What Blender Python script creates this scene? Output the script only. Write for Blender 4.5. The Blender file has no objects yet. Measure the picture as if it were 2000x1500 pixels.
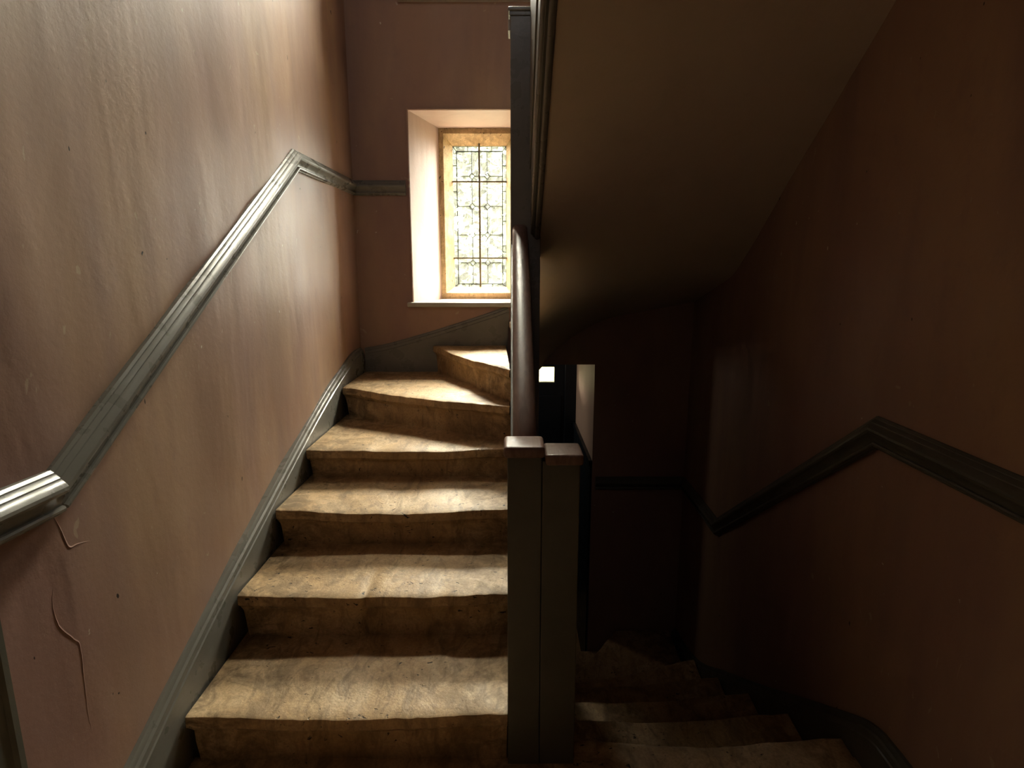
import bpy, bmesh, math, random
from mathutils import Vector, noise
random.seed(7)
S = bpy.context.scene
COL = S.collection
PI = math.pi

# ------------------------------------------------------------------ camera
cam_d = bpy.data.cameras.new('camera')
cam = bpy.data.objects.new('camera', cam_d); COL.objects.link(cam)
F_PX = 1120.0
cam_d.sensor_fit = 'HORIZONTAL'; cam_d.sensor_width = 36.0
cam_d.lens = 36.0 * F_PX / 2000.0
cam_d.clip_start = 0.02; cam_d.clip_end = 200
cam.location = (0, 0, 0)
cam.rotation_euler = (PI / 2 - math.atan(215.0 / F_PX), 0, 0)
S.camera = cam

# ------------------------------------------------------------------ world: bright overcast sky
SKY_STRENGTH = 75.0
w = bpy.data.worlds.new('overcast_sky'); S.world = w; w.use_nodes = True
nt = w.node_tree; nt.nodes.clear()
tc = nt.nodes.new('ShaderNodeTexCoord'); sx = nt.nodes.new('ShaderNodeSeparateXYZ')
mr = nt.nodes.new('ShaderNodeMapRange'); mr.inputs[1].default_value = -0.1; mr.inputs[2].default_value = 1.0
mr.inputs[3].default_value = 0.30; mr.inputs[4].default_value = 1.25
bg = nt.nodes.new('ShaderNodeBackground'); wo = nt.nodes.new('ShaderNodeOutputWorld')
mx = nt.nodes.new('ShaderNodeMath'); mx.operation = 'MULTIPLY'; mx.inputs[1].default_value = SKY_STRENGTH
nt.links.new(tc.outputs['Generated'], sx.inputs[0]); nt.links.new(sx.outputs[2], mr.inputs[0])
nt.links.new(mr.outputs[0], mx.inputs[0]); nt.links.new(mx.outputs[0], bg.inputs[1])
bg.inputs[0].default_value = (1.0, 0.97, 0.92, 1)
nt.links.new(bg.outputs[0], wo.inputs[0])


def area(name, loc, rot, sx_, sy_, energy, color=(1, 1, 1), portal=False):
    d = bpy.data.lights.new(name, 'AREA'); d.shape = 'RECTANGLE'; d.size = sx_; d.size_y = sy_
    d.energy = energy; d.color = color
    if portal: d.cycles.is_portal = True
    o = bpy.data.objects.new(name, d); o.location = loc; o.rotation_euler = rot; COL.objects.link(o)
    return o

UP_K = 1.45                        # the upper window is taller
def upz(z): return WIN_DZ - .2 + (z + .2) * UP_K
WIN_DZ = 1.708                     # the upper window stands this far above the lower one
# sky portals at the two windows (they only guide the sampling of the sky)
area('portal_window_1', (-0.222, 4.16, 0.381), (-PI / 2, 0, 0), 0.40, 0.98, 1, portal=True)
area('portal_window_2', (-0.222, 4.16, upz(0.381)), (-PI / 2, 0, 0), 0.40, 0.98 * UP_K, 1, portal=True)
# unseen lamp added in the lower passage to light its side wall
area('added_passage_light', (-0.50, 4.40, -0.74), (0, -PI / 2 + .12, 0), 0.22, 0.30, 1.7, (1.0, 0.86, 0.64))
# weak unseen fill lamp, added behind the camera to lift the landing
area('landing_fill', (0.70, -1.40, 0.45), (PI / 2, 0, math.radians(14)), 0.6, 1.3, 0.2, (1.0, 0.93, 0.82))

# unseen lamp added behind and over the camera, for light assumed from above
area('assumed_upper_light', (-0.40, -1.50, 3.25), (math.radians(78), 0, 0), 0.9, 1.2, 12.0, (0.96, 0.98, 1.0))
# sun behind thin cloud: high over the garden, from the right, a wide soft disc
sd = bpy.data.lights.new('hazy_sun', 'SUN'); sd.energy = 75.0; sd.angle = math.radians(40); sd.color = (1.0, 0.93, 0.80)
so = bpy.data.objects.new('hazy_sun', sd); COL.objects.link(so)
SUN_AZ, SUN_EL = math.radians(12), math.radians(50)
so.rotation_euler = Vector((math.sin(SUN_AZ) * math.cos(SUN_EL), math.cos(SUN_AZ) * math.cos(SUN_EL), math.sin(SUN_EL))).to_track_quat('Z', 'Y').to_euler()

v = S.view_settings
S.display_settings.display_device = 'sRGB'
v.view_transform = 'Standard'; v.look = 'None'; v.exposure = -0.12; v.gamma = 1.0
v.use_curve_mapping = False
S.cycles.max_bounces = 12; S.cycles.diffuse_bounces = 2; S.cycles.glossy_bounces = 4
S.cycles.transparent_max_bounces = 12; S.cycles.sample_clamp_indirect = 5.0
S.cycles.caustics_reflective = False; S.cycles.caustics_refractive = False
S.cycles.use_denoising = True


# ------------------------------------------------------------------ materials
class NB:
    """small node-graph helper"""
    def __init__(s, name):
        s.m = bpy.data.materials.new(name); s.m.use_nodes = True
        s.t = s.m.node_tree; s.t.nodes.clear()
        s.out = s.n('ShaderNodeOutputMaterial')
    def n(s, t, **k):
        x = s.t.nodes.new(t)
        for a, b in k.items(): setattr(x, a, b)
        return x
    def l(s, a, b): s.t.links.new(a, b)
    def coord(s, scale=(1, 1, 1), loc=(0, 0, 0)):
        c = s.n('ShaderNodeNewGeometry'); m = s.n('ShaderNodeMapping')
        m.inputs['Scale'].default_value = scale; m.inputs['Location'].default_value = loc
        s.l(c.outputs['Position'], m.inputs['Vector']); return m.outputs[0]
    def noise(s, scale, detail=4, rough=.55, stretch=(1, 1, 1), loc=(0, 0, 0), dist=0):
        n = s.n('ShaderNodeTexNoise'); n.inputs['Scale'].default_value = scale
        n.inputs['Detail'].default_value = detail; n.inputs['Roughness'].default_value = rough
        n.inputs['Distortion'].default_value = dist
        s.l(s.coord(stretch, loc), n.inputs['Vector']); return n.outputs['Fac']
    def ramp(s, fac, stops):
        r = s.n('ShaderNodeValToRGB'); e = r.color_ramp.elements
        while len(e) < len(stops): e.new(0.5)
        for el, (p, c) in zip(e, stops):
            el.position = p; el.color = (*c, 1) if len(c) == 3 else c
        s.l(fac, r.inputs[0]); return r.outputs[0]
    def rng(s, fac, a, b, c=0., d=1.):
        r = s.n('ShaderNodeMapRange')
        for i, x in zip((1, 2, 3, 4), (a, b, c, d)): r.inputs[i].default_value = x
        s.l(fac, r.inputs[0]); return r.outputs[0]
    def mix(s, fac, a, b, mode='MIX'):
        m = s.n('ShaderNodeMix', data_type='RGBA', blend_type=mode)
        for i, x in ((0, fac), (6, a), (7, b)):
            if isinstance(x, (int, float)): m.inputs[i].default_value = x
            elif isinstance(x, tuple): m.inputs[i].default_value = (*x, 1)
            else: s.l(x, m.inputs[i])
        return m.outputs[2]
    def math(s, op, a, b=0.):
        m = s.n('ShaderNodeMath', operation=op)
        for i, x in enumerate((a, b)):
            if isinstance(x, (int, float)): m.inputs[i].default_value = x
            else: s.l(x, m.inputs[i])
        return m.outputs[0]
    def bump(s, h, strength=.3, dist=.01, nrm=None):
        b = s.n('ShaderNodeBump'); b.inputs['Strength'].default_value = strength
        b.inputs['Distance'].default_value = dist; s.l(h, b.inputs['Height'])
        if nrm is not None: s.l(nrm, b.inputs['Normal'])
        return b.outputs[0]
    def principled(s, col, rough, nrm=None, spec=.5, metal=0., coat=0.):
        p = s.n('ShaderNodeBsdfPrincipled')
        for k, x in (('Base Color', col), ('Roughness', rough)):
            if isinstance(x, tuple): p.inputs[k].default_value = (*x, 1)
            elif isinstance(x, (int, float)): p.inputs[k].default_value = x
            else: s.l(x, p.inputs[k])
        p.inputs['Specular IOR Level'].default_value = spec
        p.inputs['Metallic'].default_value = metal
        p.inputs['Coat Weight'].default_value = coat
        if nrm is not None: s.l(nrm, p.inputs['Normal'])
        s.l(p.outputs[0], s.out.inputs[0]); return p


def mat_plaster(name, base, pale, grime, rough=.46, flecks=True, spec=.5):
    b = NB(name)
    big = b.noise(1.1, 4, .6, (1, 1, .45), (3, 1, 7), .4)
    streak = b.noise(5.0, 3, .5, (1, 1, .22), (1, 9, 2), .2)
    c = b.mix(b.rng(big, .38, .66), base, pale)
    c = b.mix(b.math('MULTIPLY', b.rng(streak, .5, .75), .5), c, grime)
    c = b.mix(b.math('MULTIPLY', b.rng(b.noise(14, 5, .7, (1, 1, .6)), .55, .8), .35), c, grime)
    if flecks:      # little chips where pale undercoat shows, and dark pits
        fl = b.noise(42, 2, .5, (1, 1, .7), (5, 5, 5)); msk = b.rng(b.noise(1.6, 2, .5), .50, .62)
        c = b.mix(b.math('MULTIPLY', b.rng(fl, .755, .775), msk), c, (.72, .66, .56))
        pit = b.noise(36, 2, .5, (1, 1, .6), (11, 2, 4))
        c = b.mix(b.rng(pit, .765, .785), c, (.035, .022, .02))
        sc = b.noise(9, 2, .5, (1, 3.5, 1.4), (2, 8, 1), 1.2)
        c = b.mix(b.math('MULTIPLY', b.rng(sc, .735, .745), .35), c, (.62, .54, .38))
    h = b.math('ADD', b.math('MULTIPLY', b.noise(3.2, 3, .5, (1, 1, .35), (0, 3, 0), .3), 1.0),
               b.math('MULTIPLY', b.noise(55, 4, .6), .06))
    n = b.bump(h, .45, .03)
    n = b.bump(b.noise(300, 3, .6), .08, .002, n)
    b.principled(c, b.rng(b.noise(4, 4, .6, (1, 1, .4)), .3, .7, rough - .06, rough + .10), n, spec)
    return b.m


def mat_paint(name, col, rough=.3, spec=.5, chip=True, worn=None):
    b = NB(name)
    c = b.mix(b.rng(b.noise(6, 5, .65), .35, .7), col, tuple(x * .80 for x in col))
    if worn: c = b.mix(b.math('MULTIPLY', b.rng(b.noise(19, 5, .7, (1, 1, 1), (4, 4, 1)), .56, .68), .6), c, worn)
    if chip:
        c = b.mix(b.rng(b.noise(120, 2, .5, (1, 1, 1), (2, 2, 9)), .83, .85), c, (.55, .54, .48))
    n = b.bump(b.noise(70, 4, .6), .10, .004)
    n = b.bump(b.noise(9, 3, .5), .12, .01, n)
    b.principled(c, b.rng(b.noise(12, 4, .6), .3, .7, rough - .05, rough + .12), n, spec)
    return b.m


def mat_stone(name, lightc, mid, dark, spec=.4, rough=.55, bump=1.0, worn=False):
    b = NB(name)
    big = b.noise(4.2, 6, .62, (1, 1, 1), (2, 6, 3), .6)
    c = b.ramp(big, [(.28, dark), (.47, mid), (.66, lightc)])
    # grime gathers away from the trodden middle of each tread
    if worn:
        g = b.n('ShaderNodeNewGeometry'); sp = b.n('ShaderNodeSeparateXYZ'); b.l(g.outputs['Position'], sp.inputs[0])
        d1 = b.math('ABSOLUTE', b.math('ADD', sp.outputs[0], .42)); d2 = b.math('ABSOLUTE', b.math('SUBTRACT', sp.outputs[0], .58))
        edge = b.rng(b.math('MINIMUM', d1, d2), .08, .46, .10, 1.0)
    else: edge = .5
    grime = b.noise(11, 7, .74, (1, 1, 1.6), (8, 1, 2), .7)
    gm = b.math('MULTIPLY', b.rng(grime, .43, .60), edge)
    c = b.mix(b.math('MULTIPLY', gm, .85), c, tuple(x * .26 for x in mid))
    streak = b.noise(9, 5, .7, (2.4, 1, .8), (4, 2, 8), .8)
    c = b.mix(b.math('MULTIPLY', b.rng(streak, .48, .66), .62), c, tuple(x * .38 for x in dark))
    fine = b.noise(120, 4, .65)
    c = b.mix(b.math('MULTIPLY', b.rng(fine, .40, .72), .45), c, tuple(x * .6 for x in dark))
    pits = b.noise(40, 3, .55, (1, 1.5, 1.2), (1, 2, 3), .5)
    pm = b.math('MULTIPLY', b.rng(pits, .655, .69), b.rng(b.noise(5, 2, .5, (1, 1, 1), (9, 9, 9)), .45, .54))
    c = b.mix(pm, c, (.040, .027, .016))
    h = b.math('SUBTRACT', b.math('ADD', b.math('MULTIPLY', big, .6), b.math('ADD', b.math('MULTIPLY', fine, .10), b.math('MULTIPLY', grime, .25))), b.math('MULTIPLY', pm, .45))
    n = b.bump(h, .38 * bump, .02)
    ro = b.math('ADD', b.rng(big, .3, .7, rough + .06, rough - .06), b.math('MULTIPLY', gm, .25))
    b.principled(c, ro, n, spec)
    return b.m


def mat_wood(name, a, bcol, rough=.3):
    b = NB(name)
    g = b.noise(16, 5, .6, (3.5, .5, 1.2), (0, 0, 0), 1.2)
    c = b.ramp(g, [(.3, a), (.7, bcol)])
    wear = b.noise(30, 5, .7, (1, 1, 1), (6, 1, 1))
    c = b.mix(b.math('MULTIPLY', b.rng(wear, .58, .72), .5), c, tuple(x * .4 for x in a))
    n = b.bump(b.math('ADD', g, b.math('MULTIPLY', b.noise(90, 4, .6), .3)), .16, .006)
    b.principled(c, b.rng(wear, .3, .7, rough - .07, rough + .16), n, .5)
    return b.m


def mat_plain(name, col, rough=.6, spec=.3, metal=0.):
    b = NB(name)
    c = b.mix(b.rng(b.noise(12, 4, .6), .35, .65), col, tuple(x * .75 for x in col))
    b.principled(c, rough, b.bump(b.noise(80, 3, .6), .1, .004), spec, metal)
    return b.m


def mat_glass(name, tint=(.95, .96, .91), dust=.012):
    b = NB(name)
    tr = b.n('ShaderNodeBsdfTransparent'); tr.inputs[0].default_value = (*tint, 1)
    gl = b.n('ShaderNodeBsdfGlossy'); gl.inputs['Roughness'].default_value = .06
    b.l(b.bump(b.noise(26, 3, .5), .25, .01), gl.inputs['Normal'])
    fr = b.n('ShaderNodeFresnel'); fr.inputs[0].default_value = 1.45
    geo = b.n('ShaderNodeNewGeometry')          # the pane is thin: reflect at the front face only
    fac = b.math('MULTIPLY', fr.outputs[0], b.math('SUBTRACT', 1.0, geo.outputs['Backfacing']))
    mxs = b.n('ShaderNodeMixShader')
    b.l(fac, mxs.inputs[0]); b.l(tr.outputs[0], mxs.inputs[1]); b.l(gl.outputs[0], mxs.inputs[2])
    tl = b.n('ShaderNodeBsdfTranslucent'); tl.inputs[0].default_value = (.95, .96, .86, 1)     # dusty film, added as a pale veil over the garden view
    mx2 = b.n('ShaderNodeMixShader'); b.l(b.rng(b.noise(22, 4, .6), .35, .7, dust * .5, dust * 1.5), mx2.inputs[0])
    b.l(mxs.outputs[0], mx2.inputs[1]); b.l(tl.outputs[0], mx2.inputs[2])
    b.l(mx2.outputs[0], b.out.inputs[0]); return b.m


def mat_leaf(name, a, bcol):
    b = NB(name)
    c = b.mix(b.rng(b.noise(1.5, 4, .6), .3, .7), a, bcol)
    b.principled(c, .6, None, .2)
    return b.m

M = {}
M['pink'] = mat_plaster('mauve_plaster', (.365, .218, .188), (.49, .325, .215), (.285, .178, .170), .46, True, .36)  # pale gold mottling stands in for golden window light on the wall
M['soffit'] = mat_plaster('soffit_plaster', (.74, .61, .48), (.78, .65, .52), (.64, .53, .42), .7, False, .25)
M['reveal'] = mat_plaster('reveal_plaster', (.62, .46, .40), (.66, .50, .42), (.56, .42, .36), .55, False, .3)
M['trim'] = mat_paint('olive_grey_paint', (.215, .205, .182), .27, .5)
M['trim_shade'] = mat_paint('shaded_olive_paint', (.12, .12, .10), .36, .45)  # same olive paint, darkened for the parts that stand in shade
M['sill'] = mat_paint('pale_sill_paint', (.55, .52, .46), .35, .4)
M['stone'] = mat_stone('worn_sandstone', (.73, .525, .31), (.59, .39, .20), (.37, .235, .115), .42, .44, 1.2, True)
M['frame_stone'] = mat_stone('ochre_window_stone', (.72, .52, .29), (.66, .46, .245), (.50, .33, .16), .3, .75, .5)
M['wood'] = mat_wood('polished_brown_wood', (.19, .108, .085), (.115, .062, .048), .34)
M['sheen_wood'] = mat_wood('sheen_brown_wood', (.25, .155, .125), (.15, .085, .065), .34)  # lighter copy of the handrail wood, for the sheen on the caps
M['lead'] = mat_plain('lead_came', (.05, .05, .048), .5, .4)
M['iron'] = mat_plain('saddle_iron', (.13, .095, .045), .55, .4)
M['glass'] = mat_glass('old_clear_glass')
M['tinted_glass'] = mat_glass('tinted_glass', (.85, .80, .66))  # tint added to cut the daylight through the door pane
M['door'] = mat_paint('dark_blue_paint', (.010, .017, .028), .4, .4, False)
M['leaf'] = mat_leaf('pale_foliage', (.070, .076, .052), (.048, .056, .035))
M['leaf_b'] = mat_leaf('grey_green_foliage', (.07, .072, .060), (.05, .054, .043))
M['bark'] = mat_plain('bark', (.06, .045, .03), .8)
M['grass'] = mat_leaf('lawn', (.05, .06, .03), (.03, .04, .018))


# ------------------------------------------------------------------ mesh helpers
class MB:
    def __init__(s): s.v = []; s.f = []
    def add(s, vs, fs):
        o = len(s.v); s.v += [tuple(p) for p in vs]; s.f += [tuple(i + o for i in f) for f in fs]
    def box(s, x0, x1, y0, y1, z0, z1):
        s.add([(x0, y0, z0), (x1, y0, z0), (x1, y1, z0), (x0, y1, z0), (x0, y0, z1), (x1, y0, z1), (x1, y1, z1), (x0, y1, z1)],
              [(0, 3, 2, 1), (4, 5, 6, 7), (0, 1, 5, 4), (1, 2, 6, 5), (2, 3, 7, 6), (3, 0, 4, 7)])
    def rings(s, rings, cap=True):
        n = len(rings[0]); o = len(s.v)
        for r in rings: s.v += [tuple(p) for p in r]
        for i in range(len(rings) - 1):
            for j in range(n):
                a = o + i * n + j; b_ = o + i * n + (j + 1) % n
                s.f.append((a, b_, b_ + n, a + n))
        if cap:
            s.f.append(tuple(o + j for j in reversed(range(n))))
            s.f.append(tuple(o + (len(rings) - 1) * n + j for j in range(n)))
    def grid(s, pts):       # pts[i][j]
        o = len(s.v); m = len(pts[0])
        for r in pts: s.v += [tuple(p) for p in r]
        for i in range(len(pts) - 1):
            for j in range(m - 1):
                a = o + i * m + j; s.f.append((a, a + 1, a + m + 1, a + m))
    def build(s, name, mat, parent=None, smooth=None, bevel=0, loc=None):
        me = bpy.data.meshes.new(name); me.from_pydata(s.v, [], s.f); me.validate()
        bm = bmesh.new(); bm.from_mesh(me)
        bmesh.ops.recalc_face_normals(bm, faces=bm.faces)
        if loc is not None: bmesh.ops.translate(bm, verts=bm.verts, vec=-Vector(loc))
        if bevel: bmesh.ops.bevel(bm, geom=[e for e in bm.edges if e.calc_face_angle(0) > .5], offset=bevel, segments=3, profile=.6, affect='EDGES')
        bm.to_mesh(me); bm.free()
        if smooth is not None:
            me.shade_smooth(); me.set_sharp_from_angle(angle=math.radians(smooth))
        me.materials.append(mat)
        o = bpy.data.objects.new(name, me); COL.objects.link(o)
        if loc is not None: o.location = loc
        if parent is not None:
            o.parent = parent
            if loc is None: o.location = -Vector(parent.location)
            else: o.location = Vector(loc) - Vector(parent.location)
        return o


def empty(name, loc=(0, 0, 0), label=None, cat=None, group=None, kind=None):
    o = bpy.data.objects.new(name, None); o.empty_display_size = .1; o.location = loc; COL.objects.link(o)
    return tag(o, label, cat, group, kind)

def tag(o, label=None, cat=None, group=None, kind=None):
    for k, x in (('label', label), ('category', cat), ('group', group), ('kind', kind)):
        if x: o[k] = x
    return o

def struct(o, label=None): return tag(o, label, None, None, 'structure')


def sweep(mb, path, prof, to3d, caps=True, scale=1.0):
    """path: (s,z) points along a wall; prof: (d,h) out of the wall / across the run; mitred bends."""
    n = len(path); rings = []
    for i, (s_, z_) in enumerate(path):
        t0 = Vector(path[i]) - Vector(path[i - 1]) if i else None
        t1 = Vector(path[i + 1]) - Vector(path[i]) if i < n - 1 else None
        if t0: t0.normalize()
        if t1: t1.normalize()
        t0 = t0 or t1; t1 = t1 or t0
        n0 = Vector((-t0.y, t0.x)); n1 = Vector((-t1.y, t1.x))
        if n0.y < 0: n0 = -n0
        if n1.y < 0: n1 = -n1
        m = (n0 + n1); m.normalize(); k = 1 / max(.35, m.dot(n0))
        row = []
        for d, h in prof:
            if d == 0: d = -.03                      # back edge is let into the plaster
            if h < -.10: row.append(to3d(s_, z_ + h * scale, d * scale))
            else: row.append(to3d(s_ + m.x * k * h * scale, z_ + m.y * k * h * scale, d * scale))
        rings.append(row)
    mb.rings(rings, caps)


def smooth_path(pts, n):
    """Catmull-Rom resample"""
    P = [Vector(p) for p in pts]; out = []
    for i in range(len(P) - 1):
        p0 = P[max(i - 1, 0)]; p1 = P[i]; p2 = P[i + 1]; p3 = P[min(i + 2, len(P) - 1)]
        for k in range(n):
            t = k / n
            out.append(tuple(.5 * ((2 * p1) + (-p0 + p2) * t + (2 * p0 - 5 * p1 + 4 * p2 - p3) * t * t + (-p0 + 3 * p1 - 3 * p2 + p3) * t ** 3)))
    out.append(tuple(P[-1])); return out

# ------------------------------------------------------------------ plan of the stair hall
XL = -0.95                                  # left wall face
YB = 3.585                                  # back wall face
def XR(y): return 0.958 + 0.048 * y         # right wall runs slightly out of square
YF = -1.60                                  # wall behind the camera
ZLAND = -1.385
ZLOW = -2.75
ZTOP = 4.30
WT = 0.60

def und(y, z, seed, a):                     # hand-trowelled plaster: gentle real undulation
    return a * (noise.noise(Vector((y * 1.7, z * .8, seed))) + .5 * noise.noise(Vector((y * 4.3, z * 1.6, seed + 5))) + .28 * noise.noise(Vector((y * 8.5, z * .9, seed + 9))))

# left wall
mb = MB(); NY, NZ = 90, 90
pts = []
for i in range(NY + 1):
    y = YF - .0 + (YB + .03 - YF) * i / NY
    edge = min(1, max(0, (YB - y) / .25)) * min(1, max(0, (y - YF) / .2))
    pts.append([(XL + (und(y, z, 1.0, .012) - .007) * edge, y, z) for z in [ZLOW - .1 + (ZTOP - ZLOW + .2) * j / NZ for j in range(NZ + 1)]])
mb.grid(pts)
mb.box(XL - WT, XL - .03, YF - WT, YB + .40, ZLOW - .2, ZTOP + .1)
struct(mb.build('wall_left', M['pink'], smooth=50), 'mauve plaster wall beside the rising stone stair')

# torn edges of old skim coats on the left wall
wl = bpy.data.objects['wall_left']
for pth in ([(1.121, -.490), (1.133, -.526), (1.149, -.578), (1.177, -.585), (1.239, -.603)],
            [(1.098, -.636), (1.088, -.676), (1.094, -.730), (1.124, -.783), (1.137, -.809), (1.134, -.894), (1.130, -.982), (1.135, -1.04)]):
    pp = smooth_path(pth, 6); mb = MB(); R_ = []
    for i, (y, z) in enumerate(pp):
        a = pp[max(0, i - 1)]; c = pp[min(len(pp) - 1, i + 1)]
        tn = Vector((c[0] - a[0], c[1] - a[1])).normalized(); nn = Vector((-tn.y, tn.x))
        jit = .0015 * noise.noise(Vector((y * 90, z * 90, 0)))
        x = XL + und(y, z, 1.0, .012) - .007
        k_ = 1 - abs(2 * i / (len(pp) - 1) - 1) ** 3; wd = .0022 * k_ + .0004
        R_.append([(x - .003, y + nn.x * (-wd) + jit, z + nn.y * (-wd)), (x - .0006 + .0016 * k_, y + jit, z), (x - .003, y + nn.x * wd * 4, z + nn.y * wd * 4)])
    mb.rings(R_); mb.build('torn_edge', M['pink'], wl)

# right wall
mb = MB(); pts = []
for i in range(NY + 1):
    y = YF + (YB + .03 - YF) * i / NY
    edge = min(1, max(0, (YB - y) / .25))
    pts.append([(XR(y) - (und(y, z, 3.0, .007) - .004) * edge, y, z) for z in [ZLOW - .1 + (ZTOP - ZLOW + .2) * j / NZ for j in range(NZ + 1)]])
mb.grid(pts)
mb.add([(XR(YF) + .03, YF - WT, ZLOW - .2), (XR(YB) + .03, YB + .8, ZLOW - .2), (XR(YB) + .6, YB + .8, ZLOW - .2), (XR(YB) + .6, YF - WT, ZLOW - .2),
        (XR(YF) + .03, YF - WT, ZTOP + .1), (XR(YB) + .03, YB + .8, ZTOP + .1), (XR(YB) + .6, YB + .8, ZTOP + .1), (XR(YB) + .6, YF - WT, ZTOP + .1)],
       [(0, 3, 2, 1), (4, 5, 6, 7), (0, 1, 5, 4), (1, 2, 6, 5), (2, 3, 7, 6), (3, 0, 4, 7)])
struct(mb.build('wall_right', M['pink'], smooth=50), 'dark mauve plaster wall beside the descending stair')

# back wall with two window openings and the low doorway
WX0, WX1, WZ0, WZ1 = -0.608, 0.164, -0.180, 0.938          # window opening at the wall face
RX0, RX1, RZ0, RZ1 = -0.486, 0.042, -0.170, 0.942          # and at the stone frame
YS = 4.02                                                  # face of the stone frame
YO = 4.19                                                  # outer face of the wall
DX0, DX1, DZ1 = -0.30, 0.525, -0.563                       # doorway
XE = 1.25
def wall_with_holes(mb, y, holes, x0, x1, z0, z1, step=.22):
    xs = {x0, x1}; zs = {z0, z1}
    for h in holes: xs |= {h[0], h[1]}; zs |= {h[2], h[3]}
    def fill(a):
        a = sorted(a); r = []
        for p, q in zip(a, a[1:]):
            k = max(1, int((q - p) / step)); r += [p + (q - p) * i / k for i in range(k)]
        return r + [a[-1]]
    xs = fill(xs); zs = fill(zs)
    def inside(x, z): return any(h[0] - 1e-6 <= x <= h[1] + 1e-6 and h[2] - 1e-6 <= z <= h[3] + 1e-6 for h in holes)
    idx = {}
    for i, x in enumerate(xs):
        for j, z in enumerate(zs):
            k = 0 if inside(x, z) or x < XL + .1 else 1
            idx[i, j] = len(mb.v); mb.v.append((x, y + k * und(x, z, 9.0, .005), z))
    for i in range(len(xs) - 1):
        for j in range(len(zs) - 1):
            cx, cz = (xs[i] + xs[i + 1]) / 2, (zs[j] + zs[j + 1]) / 2
            if inside(cx, cz): continue
            mb.f.append((idx[i, j], idx[i + 1, j], idx[i + 1, j + 1], idx[i, j + 1]))
def quads(mb, A, ya, B, yb, skip=()):
    a = [(A[0], ya, A[2]), (A[1], ya, A[2]), (A[1], ya, A[3]), (A[0], ya, A[3])]
    b_ = [(B[0], yb, B[2]), (B[1], yb, B[2]), (B[1], yb, B[3]), (B[0], yb, B[3])]
    for k in range(4):
        if k in skip: continue
        q = (k + 1) % 4
        mb.add([a[k], a[q], b_[q], b_[k]], [(0, 1, 2, 3)])
holes = [(WX0, WX1, WZ0, WZ1), (WX0, WX1, upz(WZ0), upz(WZ1)), (DX0, DX1, ZLOW, DZ1)]
holes_o = [(RX0, RX1, RZ0, RZ1), (RX0, RX1, upz(RZ0), upz(RZ1))]
mb = MB(); wall_with_holes(mb, YB, holes, XL - .05, XE, ZLOW - .1, ZTOP + .1)
m2 = MB(); wall_with_holes(m2, YO, holes_o, XL - WT, XE + .3, DZ1 + .02, ZTOP + .1, 9)
mb.add(m2.v, m2.f)
mb.box(XL - WT, DX0, YB + .03, YO, ZLOW - .2, DZ1 + .02)
mb.box(DX1 + .012, XE + .3, YB + .03, 4.72, ZLOW - .2, DZ1 + .10)
mb.box(DX0, DX1 + .012, YB + .02, 4.72, DZ1, DZ1 + .05)
mb.box(-1.5, DX0, YO - .03, 4.72, DZ1, DZ1 + .05)
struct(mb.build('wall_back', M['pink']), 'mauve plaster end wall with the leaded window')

# doorway passage
mb = MB(); mb.box(DX0 - 1.0, DX0 - .9, YB + .3, 4.72, ZLOW - .1, DZ1 + .05)
mb.box(DX1, DX1 + .012, YB + .004, 4.66, ZLOW - .1, DZ1)
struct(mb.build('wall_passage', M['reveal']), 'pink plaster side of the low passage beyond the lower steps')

mb = MB(); mb.box(DX1 - .014, DX1 - .001, YB + .006, 4.58, ZLOW, -1.215); mb.box(DX1 - .022, DX1 - .001, YB + .006, 4.58, -1.24, -1.20)
struct(mb.build('trim_6', M['door']), 'dark dado board along the low passage')

# wall behind the camera, ceiling, floors
mb = MB(); mb.box(XL - WT, XE + .4, YF - WT, YF, ZLOW - .2, ZTOP + .1)
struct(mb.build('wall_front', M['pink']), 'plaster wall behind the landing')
mb = MB(); mb.box(XL - WT, XE + .4, YF - WT, YO + .1, ZTOP, ZTOP + .2)
struct(mb.build('ceiling', M['soffit']), 'plaster ceiling over the stairwell')
mb = MB(); mb.box(XL, 1.02, YF, 1.44, ZLAND - .22, ZLAND)
struct(mb.build('floor', M['stone'], bevel=.004), 'worn stone landing before the two flights')
mb = MB(); mb.box(XL - WT, XE + .3, YF - WT, 4.72, ZLOW - .15, ZLOW)
struct(mb.build('floor_lower', M['stone']), 'stone floor at the foot of the lower steps')

# ------------------------------------------------------------------ soffit of the flight above
AX, AY = .125, 2.760                         # axis of the winders
SOFF = 0.640
mb = MB()
def zs(y): return 0.060 - SOFF * (y - 2.783)
def lerp_tab(tab, q):
    if q <= tab[0][0]: return tab[0][1]
    for (a, fa), (b_, fb) in zip(tab, tab[1:]):
        if q <= b_: return fa + (fb - fa) * (q - a) / (b_ - a)
    return tab[-1][1]
YE = 3.605
tabR = smooth_path([(2.70, zs(2.70)), (2.783, .062), (2.91, -.012), (3.15, -.068), (3.35, -.112), (3.56, -.160), (YE, -.17)], 5)
tabB = smooth_path([(-.10, -.95), (.04, -.78), (.125, -.665), (.21, -.556), (.322, -.442), (.48, -.336), (.64, -.266), (.86, -.226), (1.05, -.190), (1.15, -.17)], 5)
Y0 = 2.70
def z_left(y, x):                            # inner edge behind the tall post
    t = (y - Y0) / (YE - Y0); L = YE - Y0
    za, zb = zs(Y0), lerp_tab(tabB, x)
    return (za - SOFF * L * t) + (zb - za + SOFF * L) * t * t
rows = []
NR = 20
for y in [-.45 + (Y0 + .45) * i / 24 for i in range(24)]:
    rows.append([Vector((AX + (XR(y) + .03 - AX) * k / NR, y, zs(y))) for k in range(NR + 1)])
XI = -.08
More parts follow.
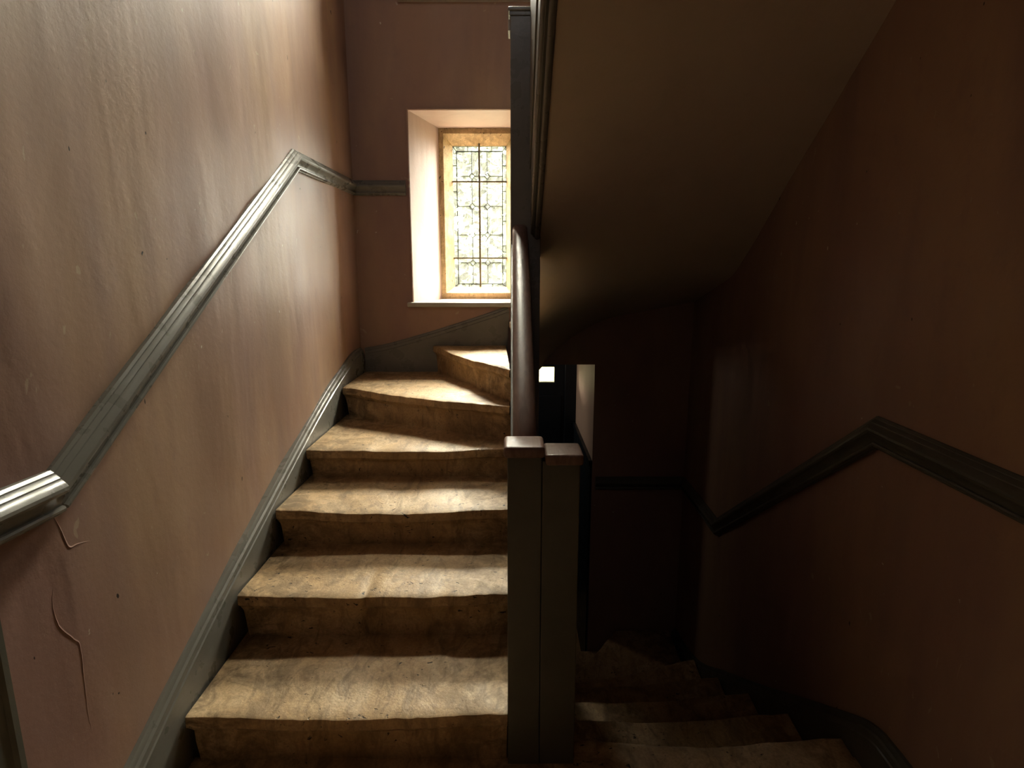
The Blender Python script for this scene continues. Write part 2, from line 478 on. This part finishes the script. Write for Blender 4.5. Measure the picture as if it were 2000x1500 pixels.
for i in range(19):
    y = Y0 + (YE - Y0) * i / 18; t = i / 18
    x0 = AX if y < 3.30 else max(XI, AX - (y - 3.30) * 0.8)
    rr = []
    for k in range(NR + 1):
        x = x0 + (XR(y) + .03 - x0) * k / NR
        s_ = max(0, min(1, (x - AX) / (XR(y) - AX)))
        zl, zr_ = z_left(y, min(x, AX)), lerp_tab(tabR, y)
        zb = lerp_tab(tabB, x) if x > AX else lerp_tab(tabB, x)
        zb_l, zb_r = lerp_tab(tabB, min(x, AX)), tabR[-1][1]
        z = zl * (1 - s_) + zr_ * s_ + t * t * (zb - (zb_l * (1 - s_) + zb_r * s_))
        rr.append(Vector((x, y, z)))
    rows.append(rr)
for r in rows:
    for k, p in enumerate(r):
        p.z += und(p.x * 1.2, p.y * 1.5, 17.0, .006) * (0 if k == 0 else 1)
mb.grid(rows)
top = [[p + Vector((0, 0, .085)) for p in r] for r in rows]
mb.grid(top)
n = len(mb.v) // 2; mcol = NR + 1
for i in range(len(rows) - 1):
    mb.f.append((i * mcol, (i + 1) * mcol, n + (i + 1) * mcol, n + i * mcol))
    mb.f.append((i * mcol + NR, n + i * mcol + NR, n + (i + 1) * mcol + NR, (i + 1) * mcol + NR))
for i in (0, len(rows) - 1):
    for k in range(NR): mb.f.append((i * mcol + k, i * mcol + k + 1, n + i * mcol + k + 1, n + i * mcol + k))
struct(mb.build('ceiling_2', M['soffit'], smooth=40), 'curved plaster soffit under the stair flight above')
# upper landing slab behind the camera's head
mb = MB(); mb.box(XL, 1.0, YF, -.40, zs(-.45) - .02, zs(-.45) + .20)
struct(mb.build('ceiling_3', M['soffit']), 'underside of the upper landing')

# ------------------------------------------------------------------ stone steps
def vnoise(a, b, c): return noise.noise(Vector((a, b, c)))

def step_mesh(A, B, back, z, h, seed, sag=.013, chips=(), nx=60, lip=.045):
    """A,B: nosing ends; back: polyline behind; z: tread height; h: riser height."""
    A = Vector(A); B = Vector(B); mb = MB()
    d = (B - A); nrm = Vector((d.y, -d.x)).normalized()         # points out of the riser, to the viewer
    seglen = [0]
    for p, q in zip(back, back[1:]): seglen.append(seglen[-1] + (Vector(q) - Vector(p)).length)
    def bk(t):
        L = t * seglen[-1]
        for i in range(len(back) - 1):
            if L <= seglen[i + 1] + 1e-9:
                u = (L - seglen[i]) / max(1e-9, seglen[i + 1] - seglen[i])
                return Vector(back[i]).lerp(Vector(back[i + 1]), u)
        return Vector(back[-1])
    NS = 9; rows = []
    for i in range(nx + 1):
        t = i / nx
        f = A.lerp(B, t); b_ = bk(t)
        wv = math.sin(PI * min(1, max(0, (t - .05) / .9))) ** 1.4
        rough = .006 * vnoise(t * 9, seed, 0) + .0035 * vnoise(t * 27, seed, 3) + .002 * vnoise(t * 60, seed, 5)
        chip = sum(dep * math.exp(-((t - tc) / wd) ** 2) for tc, wd, dep in chips)
        nose = f + nrm * (rough - .006 * wv - chip)
        zt = z - 1.3 * sag * wv + .005 * vnoise(t * 5, seed, 7) + .002 * vnoise(t * 23, seed, 8) - chip * .4
        inset = 1.0 if t > .0 else 0
        col = []
        for s_ in [k / NS for k in range(NS)]:
            k = (1 - s_) ** 1.0
            p = b_.lerp(f, s_)
            zz = z + (zt - z) * s_ ** 1.6 + .003 * vnoise(p.x * 6, p.y * 6, seed)
            col.append((p.x, p.y, zz))
        # nosing profile
        rr = .004 * vnoise(t * 17, seed, 11); tuck = d.normalized() * (.020 * math.exp(-t / .02) - .004 * math.exp(-(1 - t) / .02))
        for out, dz in ((-.007, .0), (-.0015, -.0025), (.0, -.008), (.001 + rr * .5, -.022), (.0, -.036), (-.003, -lip + .007), (-.011 + rr, -lip)):
            p = nose + nrm * out
            col.append((p.x, p.y, zt + dz))
        for k, frac in enumerate((.12, .35, .6, .8, 1.0)):
            zz = (zt - lip) + ((z - h - .02) - (zt - lip)) * frac
            p = nose + tuck * (.35 + .65 * frac) + nrm * (-.017 + .009 * vnoise(t * 7, frac * 3, seed) + rr - .004 * frac)
            col.append((p.x, p.y, zz))
        col.append((b_.x, b_.y, z - h - .02))
        rows.append(col)
    mb.rings(rows, True)
    return mb

def staircase(name, label, steps, org):
    t = empty(name, org, label, 'staircase')
    for s_ in steps: s_.build('step', M['stone'], t, smooth=38)
    return t

XS = -0.918; XP = -0.0125                    # clear width of the rising flight
ups = []
Ys = [1.404, 1.748, 2.096, 2.455]; Zs = [-1.222, -1.055, -.905, -.770]
prev = ZLAND
for k in range(4):
    y = Ys[k]; yb = (Ys[k + 1] if k < 3 else 3.05) + .06
    back = [(XS, yb), (XP, yb)] if k < 3 else [(XS, 3.12), (-.5, 2.93), (XP, 2.66)]
    ups.append(step_mesh((XS, y), (XP, y + .012), back, Zs[k], Zs[k] - prev, 10 + k * 3.7,
                         (.014, .013, .012, .010)[k], [[], [(.47, .012, .014), (.76, .03, .006)], [(.93, .03, .004)], [(.36, .05, .010)]][k]))
    prev = Zs[k]
ups.append(step_mesh((XS, 3.044), (XP, 2.592), [(XS, 3.57), (-.45, 3.57), (XP, 2.72)], -.604, .166, 31.0, .010, [(.1, .05, .006)]))
ups.append(step_mesh((-.492, 3.556), (XP, 2.650), [(-.40, 3.57), (-.04, 3.57), (XP, 2.775)], -.440, .164, 37.0, .012, [(.5, .06, .008)]))
ups.append(step_mesh((-.02, 3.56), (.020, 2.762), [(.10, 3.575), (.120, 3.575), (.120, 2.775)], -.285, .15, 41.0, .008))
ups.append(step_mesh((.125, 3.57), (.125, 3.22), [(.46, 3.575), (.30, 3.27)], -.110, .04, 43.0, .008))
staircase('stone_staircase', 'rising flight of worn buff stone steps turning right below the leaded window', ups, (-.46, 1.40, ZLAND))

dn = []
XD0 = .100
def xd(y): return XR(y) - .032
Yn = [1.500, 1.830, 2.180, 2.560]; Zn = [-1.385, -1.590, -1.800, -2.025]
def step_down(y0, y1, z, seed, sk=(0, 0), zr=.22, pts=None, xi=XD0):
    """tread whose far edge is the nosing; built facing away from the camera"""
    A = (xd(y1 + sk[1]), y1 + sk[1]); B = (xi, y1 + sk[0])
    back = [(xd(y0), y0), (xi, y0)]
    if pts: A, B, back = pts
    return step_mesh(A, B, back, z, zr, seed, .016, nx=30)
dn.append(step_down(1.36, Yn[0], ZLAND + .001, 51, (0, .01), xi=.182))
dn.append(step_down(0, 0, Zn[1], 53, pts=((xd(1.85), 1.85), (XD0, 1.82), [(xd(1.44), 1.44), (.184, 1.44)])))
dn.append(step_down(Yn[1] - .06, Yn[2], Zn[2], 55, (-.02, .03)))
dn.append(step_down(Yn[2] - .06, Yn[3], Zn[3], 57, (-.03, .04)))
dn.append(step_down(0, 0, -2.235, 59, pts=((xd(3.02), 3.02), (.13, 2.79), [(xd(2.5), 2.50), (.131, 2.48)])))
dn.append(step_down(0, 0, -2.42, 61, pts=((.72, 3.57), (.132, 2.83), [(1.08, 3.57), (xd(2.95), 2.95), (.13, 2.74)])))
dn.append(step_down(0, 0, -2.58, 63, pts=((.12, 3.57), (.11, 2.86), [(.80, 3.57), (.14, 2.80)])))
staircase('stone_staircase', 'shadowed flight of worn stone steps descending right of the newel posts', dn, (.55, 1.50, ZLAND))

# ------------------------------------------------------------------ skirting boards
SK = [(0, 0), (.010, .0), (.015, -.005), (.017, -.014), (.024, -.018), (.026, -.026), (.026, -.034), (.030, -.037), (.030, -.36), (0, -.36)]
left3d = lambda s_, z_, d: (XL - .004 + d, s_, z_)
back3d = lambda s_, z_, d: (s_, YB + .004 - d, z_)
def right3d(s_, z_, d): return (XR(s_) + .004 - d, s_, z_)
pth = [(.96, -1.245), (1.10, -1.235)] + smooth_path([(1.208, -1.194), (1.548, -1.043), (2.018, -.872), (2.486, -.706), (2.80, -.604), (3.10, -.522), (3.38, -.460), (3.556, -.452)], 4)
mb = MB(); sweep(mb, pth, SK, left3d)
struct(mb.build('baseboard_left', M['trim'], smooth=35), 'olive grey skirting climbing the left wall beside the steps')
pth = smooth_path([(-.925, -.456), (-.765, -.425), (-.476, -.343), (-.221, -.262), (-.06, -.206), (.06, -.150), (.30, .02), (.55, .11), (1.1, .30)], 4)
mb = MB(); sweep(mb, [p for p in pth if p[0] < -.02], [(d, max(h, -.27)) for d, h in SK], back3d)
struct(mb.build('baseboard_back', M['trim'], smooth=35), 'dark olive skirting sweeping up to the window sill')
pth = [(YF + .05, -1.235), (1.30, -1.236)] + smooth_path([(1.36, -1.238), (1.42, -1.256), (1.52, -1.310), (1.817, -1.500), (2.25, -1.776), (2.619, -2.003), (2.917, -2.190), (3.125, -2.286), (3.40, -2.37), (3.58, -2.40)], 3)
mb = MB(); sweep(mb, pth, [(d, max(h, -.25)) for d, h in SK], right3d)
struct(mb.build('baseboard_right', M['trim_shade'], smooth=35), 'shaded skirting following the descending steps on the right wall')

# ------------------------------------------------------------------ dado rails
DR = [(0, .045), (.005, .045), (.0105, .0400), (.0110, .0375), (.0125, .0370), (.0205, .0295), (.0210, .0270), (.0225, .0265), (.0300, .0195), (.0345, .0140), (.0355, .008),
      (.033, .002), (.025, -.005), (.0195, -.013), (.0165, -.021), (.0165, -.0245), (.0215, -.0255), (.0240, -.0295), (.0235, -.034), (.019, -.0375), (.014, -.0385), (.013, -.042), (0, -.042)]
leftr = lambda s_, z_, d: (XL - .004 + d, s_, z_)
mb = MB(); sweep(mb, [(.90, -.443), (1.125, -.446)], DR, leftr, scale=1.10)
struct(mb.build('trim_1', M['trim'], smooth=25), 'moulded grey dado rail, short level length at the lower left')
mb = MB(); sweep(mb, [(1.118, -.452), (2.643, .487), (3.600, .506)], DR, leftr)
struct(mb.build('trim_2', M['trim'], smooth=25), 'moulded grey dado rail climbing the left wall and levelling near the corner')
mb = MB(); sweep(mb, [(-.955, .503), (-.634, .503)], DR, back3d)
struct(mb.build('trim_3', M['trim'], smooth=25), 'short dado rail on the end wall stopping at the window')
mb = MB(); sweep(mb, [(YF + .01, -.437), (1.563, -.440), (2.869, -1.330), (3.595, -1.350)], DR, right3d)
struct(mb.build('trim_4', M['trim_shade'], smooth=25), 'shaded dado rail on the right wall dropping with the descending stair')
mb = MB(); sweep(mb, [(.548, -1.352), (1.14, -1.352)], DR, back3d)
struct(mb.build('trim_5', M['trim_shade'], smooth=25), 'shaded dado rail on the end wall beside the low doorway')
# architrave of a door on the left wall, just entering the picture
mb = MB()
prof = [(0, 0), (.012, 0), (.020, -.008), (.020, -.020), (.014, -.026), (.014, -.075), (.022, -.080), (.026, -.090), (.026, -.105), (0, -.105)]
ring = lambda z_: [(XL - .004 + d, .955 + h, z_) for d, h in prof]
mb.rings([ring(ZLAND), ring(.75)])
mb.box(XL - .004, XL + .022, .02, .955, .75, .84)
struct(mb.build('door_2', M['trim_shade'], smooth=30), 'shaded door architrave on the left wall by the landing')

# ------------------------------------------------------------------ newel posts, panel, handrail
def newel(name, label, x0, x1, y0, y1, z0, z1, caps, mat_cap, paint='trim_shade'):
    t = empty(name, ((x0 + x1) / 2, (y0 + y1) / 2, z0), label, 'newel post', 'newel posts of the stone stair')
    mb = MB(); mb.box(x0, x1, y0, y1, z0, z1); mb.build('shaft', M[paint], t, bevel=.003)
    cx0, cx1, cy0, cy1, cz0, cz1, bv = caps
    mb = MB(); mb.box(cx0, cx1, cy0, cy1, cz0, cz1); c = mb.build('cap', mat_cap, t, smooth=60, bevel=bv)
    if mat_cap is M['sheen_wood']: c['label'] = 'polished brown wooden cap'
    return t
newel('newel_post', 'olive painted newel post under the higher brown cap', -.012, .0775, 1.415, 1.500, ZLAND - .30, -.455, (-.0215, .0845, 1.398, 1.508, -.463, -.432, .011), M['sheen_wood'])
newel('newel_post', 'olive painted newel post under the lower brown cap', .0785, .177, 1.416, 1.500, ZLAND - .40, -.475, (.0860, .1835, 1.398, 1.510, -.482, -.453, .008), M['sheen_wood'])
t = newel('newel_post', 'tall dark grey newel post rising past the window', -.0065, .126, 2.620, 2.755, ZLOW, 1.058, (-.0165, .136, 2.610, 2.765, 1.066, 1.083, .006), M['trim'], 'trim')
mb = MB(); mb.box(-.0105, .130, 2.615, 2.760, 1.050, 1.066); mb.build('neck_moulding', M['trim'], t, bevel=.003)
mb = MB(); mb.box(-.017, -.0066, 2.66, 2.75, 1.010, 1.052); mb.build('lit_sliver', M['sill'], t, bevel=.003)  # small block added in pale paint for a window-lit sliver

# closed spine panel between the flights
def zrail(y): return -.512 + (y - 1.50) * .590        # underside of the handrail
mb = MB()
ya, yb = 1.512, 2.618
pr = lambda x: [(x, ya, ZLOW), (x, yb, ZLOW), (x, yb, zrail(yb)), (x, ya, zrail(ya))]
mb.rings([pr(-.004), pr(.074)])
tag(mb.build('balustrade_panel', M['trim_shade'], bevel=.002), 'shaded boarded panel closing the spine under the handrail', 'panel')

# handrail: rounded section, slight easing at the top where it meets the tall post
prof = []
for k in range(20):
    a = 2 * PI * k / 20
    x = .033 * math.copysign(abs(math.cos(a)) ** .8, math.cos(a)); z = .026 * math.copysign(abs(math.sin(a)) ** .8, math.sin(a))
    prof.append((x, z))
mb = MB(); rings = []
pp = smooth_path([(1.509, -.470), (1.56, -.420), (1.70, -.322), (2.0, -.140), (2.3, .030), (2.5, .140), (2.585, .180), (2.619, .190)], 5)
for i, (y, z) in enumerate(pp):
    a = pp[max(0, i - 1)]; c = pp[min(len(pp) - 1, i + 1)]
    tn = Vector((c[0] - a[0], c[1] - a[1])).normalized(); nn = Vector((-tn.y, tn.x))
    rings.append([(.035 + px, y + nn.x * pz, z + nn.y * pz) for px, pz in prof])
mb.rings(rings)
tag(mb.build('handrail', M['wood'], smooth=60), 'polished round brown handrail climbing from the higher cap to the tall post', 'handrail')

# string and panelling of the flight above
t = empty('stair_string', (.10, 2.6, .2), 'moulded shaded string board edging the flight above', 'stair string')
def slope_board(x0, x1, lo, hi, y0=-.40, y1=2.618):
    mb = MB(); mb.rings([[(x, y0, zs(y0) + lo), (x, y1, zs(y1) + lo), (x, y1, zs(y1) + hi), (x, y0, zs(y0) + hi)] for x in (x0, x1)]); return mb
slope_board(.092, .124, -.004, .30).build('string_board', M['trim_shade'], t, bevel=.002)
def bead(x, lo, r):
    mb = MB(); R_ = []
    for y in (-.40, 1.2, 2.618):
        R_.append([(x + r * math.cos(2 * PI * k / 10), y - .3 * r * math.sin(2 * PI * k / 10), zs(y) + lo + r * math.sin(2 * PI * k / 10)) for k in range(10)])
    mb.rings(R_); return mb
bead(.112, -.006, .011).build('bead', M['trim'], t, smooth=60)
bead(.090, .012, .008).build('bead', M['trim'], t, smooth=60)
bead(.088, .060, .006).build('bead', M['trim'], t, smooth=60)
slope_board(.082, .094, .10, .30).build('moulding_board', M['trim_shade'], t, bevel=.003)
slope_board(.076, .090, .28, 1.10).build('side_panel', M['trim_shade'], t, bevel=.003)

# ------------------------------------------------------------------ leaded windows
GXC, GHW, GZ0, GZ1, GY = -.222, .183, -.089, .852, 4.135
def gx(u): return GXC + GHW * u
def gz(f): return GZ1 - (GZ1 - GZ0) * f
def window(name, label):
    t = struct(empty(name, (-.222, YB, -.2)), label)
    # stone frame: flat face, chamfer, rebate
    mb = MB()
    O = (RX0, RX1, RZ0, RZ1); C1 = (-.4545, .0105, -.129, .907); G = (gx(-1), gx(1), GZ0, GZ1)
    quads(mb, O, YS, C1, YS - .004); quads(mb, C1, YS - .004, G, GY - .012); quads(mb, G, GY - .012, G, GY + .012); G2 = (gx(-1) - .03, gx(1) + .03, GZ0 - .03, GZ1 + .04); quads(mb, G, GY + .012, G2, YO); quads(mb, O, YS, O, YO); quads(mb, O, YO, G2, YO)
    mb.build('stone_frame', M['frame_stone'], t)
    # splayed plaster reveal
    W_ = (WX0, WX1, WZ0, WZ1)
    mb = MB(); k = 4
    for i in range(k):
        a = [W_[q] + (O[q] - W_[q]) * i / k for q in range(4)]; b_ = [W_[q] + (O[q] - W_[q]) * (i + 1) / k for q in range(4)]
        quads(mb, a, YB - .001 + (YS - YB + .001) * i / k, b_, YB - .001 + (YS - YB + .001) * (i + 1) / k)
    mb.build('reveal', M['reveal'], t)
    mb = MB()
    for a, b_ in ((.0, .010),):
        for x0, x1, z0, z1 in ((WX0 - .014, WX0 - .002, WZ0, WZ1 + .014), (WX1 + .002, WX1 + .014, WZ0, WZ1 + .014), (WX0 - .002, WX1 + .002, WZ1 + .002, WZ1 + .014)):
            mb.box(x0, x1, YB - .008, YB + .012, z0, z1)
    mb.build('edge_bead', M['pink'], t, bevel=.003)
    mb = MB(); mb.box(WX0 - .037, WX1 + .037, YB - .032, YS + .002, -.201, -.172)
    mb.build('sill_board', M['sill'], t, smooth=50, bevel=.009)
    # panes
    X0, X1 = -.856, .856; F0, F1 = .035, .979
    cols = [X0, -.285, .285, X1]; rws = [F0, .206, .417, .621, .823, F1]
    dx, df = .112, .0218
    polys = []
    for i in range(3):
        for j in range(5):
            a, b_ = cols[i], cols[i + 1]; f0, f1 = rws[j], rws[j + 1]
            P = []
            def cut(x, f, sx_, sf, first_x):
                isd = (abs(abs(x) - .285) < 1e-6) and (F0 < f < F1)
                if not isd: P.append((x, f)); return
                q = [(x + sx_ * dx, f), (x, f + sf * df)]
                P.extend(q if first_x else q[::-1])
            cut(a, f0, 1, 1, False); cut(b_, f0, -1, 1, True); cut(b_, f1, -1, -1, False); cut(a, f1, 1, -1, True)
            polys.append(P)
    for x in (-.285, .285):
        for f in rws[1:5]: polys.append([(x - dx, f), (x, f - df), (x + dx, f), (x, f + df)])
    tk = [0, .133, .313, .522, .70, 1]
    for sgn, xi in ((-1, X0), (1, X1)):
        for a, b_ in zip(tk, tk[1:]):
            ia = max(a, F0); ib = min(b_, F1)
            polys.append([(sgn, a), (xi, ia), (xi, ib), (sgn, b_)])
    tx = [-1, -.44, .457, 1]
    for fo, fi in ((0, F0), (1, F1)):
        for a, b_ in zip(tx, tx[1:]):
            polys.append([(a, fo), (b_, fo), (min(b_, X1), fi), (max(a, X0), fi)])
    edges = {}
    for P in polys:
        c = [(gx(x), gz(f)) for x, f in P]
        cx = sum(p[0] for p in c) / len(c); cz = sum(p[1] for p in c) / len(c)
        tx_, tz_ = random.uniform(-.02, .02), random.uniform(-.02, .02)
        fr = [(x, GY + tx_ * (x - cx) + tz_ * (z - cz), z) for x, z in c]
        mb = MB(); mb.rings([fr, [(x, y + .003, z) for x, y, z in fr]])
        mb.build('pane', M['glass'], t)
        for p, q in zip(c, c[1:] + c[:1]):
            key = tuple(sorted([(round(p[0], 4), round(p[1], 4)), (round(q[0], 4), round(q[1], 4))])); edges[key] = 1
    mb = MB()
    for (p, q) in edges:
        a, b_ = Vector(p), Vector(q); dd = (b_ - a)
        if dd.length < 1e-4: continue
        dd.normalize(); nn = Vector((-dd.y, dd.x)) * .0021; a = a - dd * .001; b_ = b_ + dd * .001
        ring = lambda c: [(c.x - nn.x, GY - .004, c.y - nn.y), (c.x + nn.x, GY - .004, c.y + nn.y), (c.x + nn.x, GY + .007, c.y + nn.y), (c.x - nn.x, GY + .007, c.y - nn.y)]
        mb.rings([ring(a), ring(b_)])
    o = mb.build('lead_cames', M['lead'], t); o['kind'] = 'stuff'
    for f in (.247, .79):
        mb = MB(); z = gz(f); mb.box(gx(-1) - .004, gx(1) + .004, GY - .022, GY - .008, z - .0045, z + .0045); mb.build('saddle_bar', M['iron'], t)
    mb = MB(); mb.box(GXC - .0062, GXC + .0062, GY - .034, GY - .020, GZ0 - .002, GZ1 + .012); mb.build('upright_bar', M['iron'], t)
    return t
win = window('window_1', 'leaded stone window with diamond quarries at the head of the steps')
up = win.copy(); COL.objects.link(up); up.name = 'window_2'; up.location.z += WIN_DZ; up.scale.z = UP_K
up['label'] = 'matching upper window whose sill just shows at the top of the picture'
for ch in list(win.children):
    c = ch.copy(); COL.objects.link(c); c.parent = up

# ------------------------------------------------------------------ dark door at the end of the passage
t = struct(empty('door_1', (.1, 4.62, ZLOW)), 'dark blue passage door with a small bright pane')
mb = MB()
px0, px1, pz0, pz1 = .14, .345, -.870, -.742
mb.box(-.75, px0, 4.60, 4.645, ZLOW, DZ1); mb.box(px1, .436, 4.60, 4.645, ZLOW, DZ1)
mb.box(px0, px1, 4.60, 4.645, pz1, DZ1); mb.box(px0, px1, 4.60, 4.645, ZLOW, pz0)
mb.build('leaf', M['door'], t)
mb = MB(); mb.box(.432, .53, 4.585, 4.66, ZLOW, DZ1); mb.build('door_frame', M['door'], t, bevel=.003)
mb = MB(); mb.box(-1.4, -.752, 4.60, 4.66, ZLOW, DZ1 + .03); mb.build('side_panel', M['door'], t)
mb = MB(); mb.box(px0, px1, 4.618, 4.622, pz0, pz1); mb.build('pane', M['tinted_glass'], t)
for zz in (-1.15,):
    mb = MB(); mb.box(.18, .40, 4.592, 4.602, -1.75, -.98); mb.build('panel', M['door'], t, bevel=.004)

mb = MB(); mb.box(-1.5, 1.3, 4.72, 5.75, DZ1 - .02, DZ1 + .08); mb.box(-1.5, -1.4, 5.6, 5.7, -2.8, DZ1 - .02); mb.box(1.2, 1.3, 5.6, 5.7, -2.8, DZ1 - .02)  # unseen roof slab, added to keep the sun off the door pane
struct(mb.build('roof_sun_blocker', M['trim_shade']), 'added slab blocking the sun outside the passage door')

# ------------------------------------------------------------------ outside: garden seen pale through the old glass
mb = MB(); mb.box(-40, 40, 5.4, 80, -2.9, -2.78)
struct(mb.build('ground', M['grass']), 'pale lawn outside the leaded window')
def tree(label, x, y, ztop, zlo, rx, mat, seed):
    rnd = random.Random(seed)
    t = empty('garden_tree', (x, y, -2.78), label, 'tree', 'pale trees beyond the window')
    mb = MB(); R_ = []
    for z, r in ((-2.8, .16), (-1.5, .12), ((ztop + zlo) / 2, .05)):
        R_.append([(x + r * math.cos(k * PI / 4), y + r * math.sin(k * PI / 4), z) for k in range(8)])
    mb.rings(R_); mb.build('trunk', M['bark'], t)
    mb = MB(); cz = (ztop + zlo) / 2; rz = (ztop - zlo) / 2
    clumps = []
    for _ in range(60):                      # leafy boughs all over the crown
        d = Vector((rnd.gauss(0, 1), rnd.gauss(0, 1), rnd.gauss(0, 1))).normalized() * rnd.uniform(.55, .95)
        clumps.append((d.x * rx, d.y * rx, d.z * rz, rnd.uniform(.20, .34) * rx))
    for _ in range(11000):
        cxx, cyy, czz, cr = rnd.choice(clumps)
        d = Vector((rnd.gauss(0, 1), rnd.gauss(0, 1), rnd.gauss(0, 1))).normalized() * cr * rnd.uniform(.5, 1.05)
        p = Vector((x + cxx, y + cyy, cz + czz)) + d
        a = Vector((rnd.gauss(0, 1), rnd.gauss(0, 1), rnd.gauss(0, .6))).normalized(); b_ = a.orthogonal().normalized()
        l = rnd.uniform(.08, .15)
        mb.add([p - a * l, p + b_ * l * .5, p + a * l, p - b_ * l * .5], [(0, 1, 2, 3)])
    o = mb.build('foliage', mat, t); o['kind'] = 'stuff'
tree('pale green tree filling the middle of the leaded window', -.75, 12.5, 3.9, -1.6, 1.9, M['leaf'], 3)
tree('grey green tree standing farther off behind the left panes', -4.3, 19.0, 4.6, -1.4, 2.3, M['leaf_b'], 5)
tree('farther pale tree standing off behind the right panes', 2.3, 19.0, 4.8, -1.8, 2.4, M['leaf'], 8)
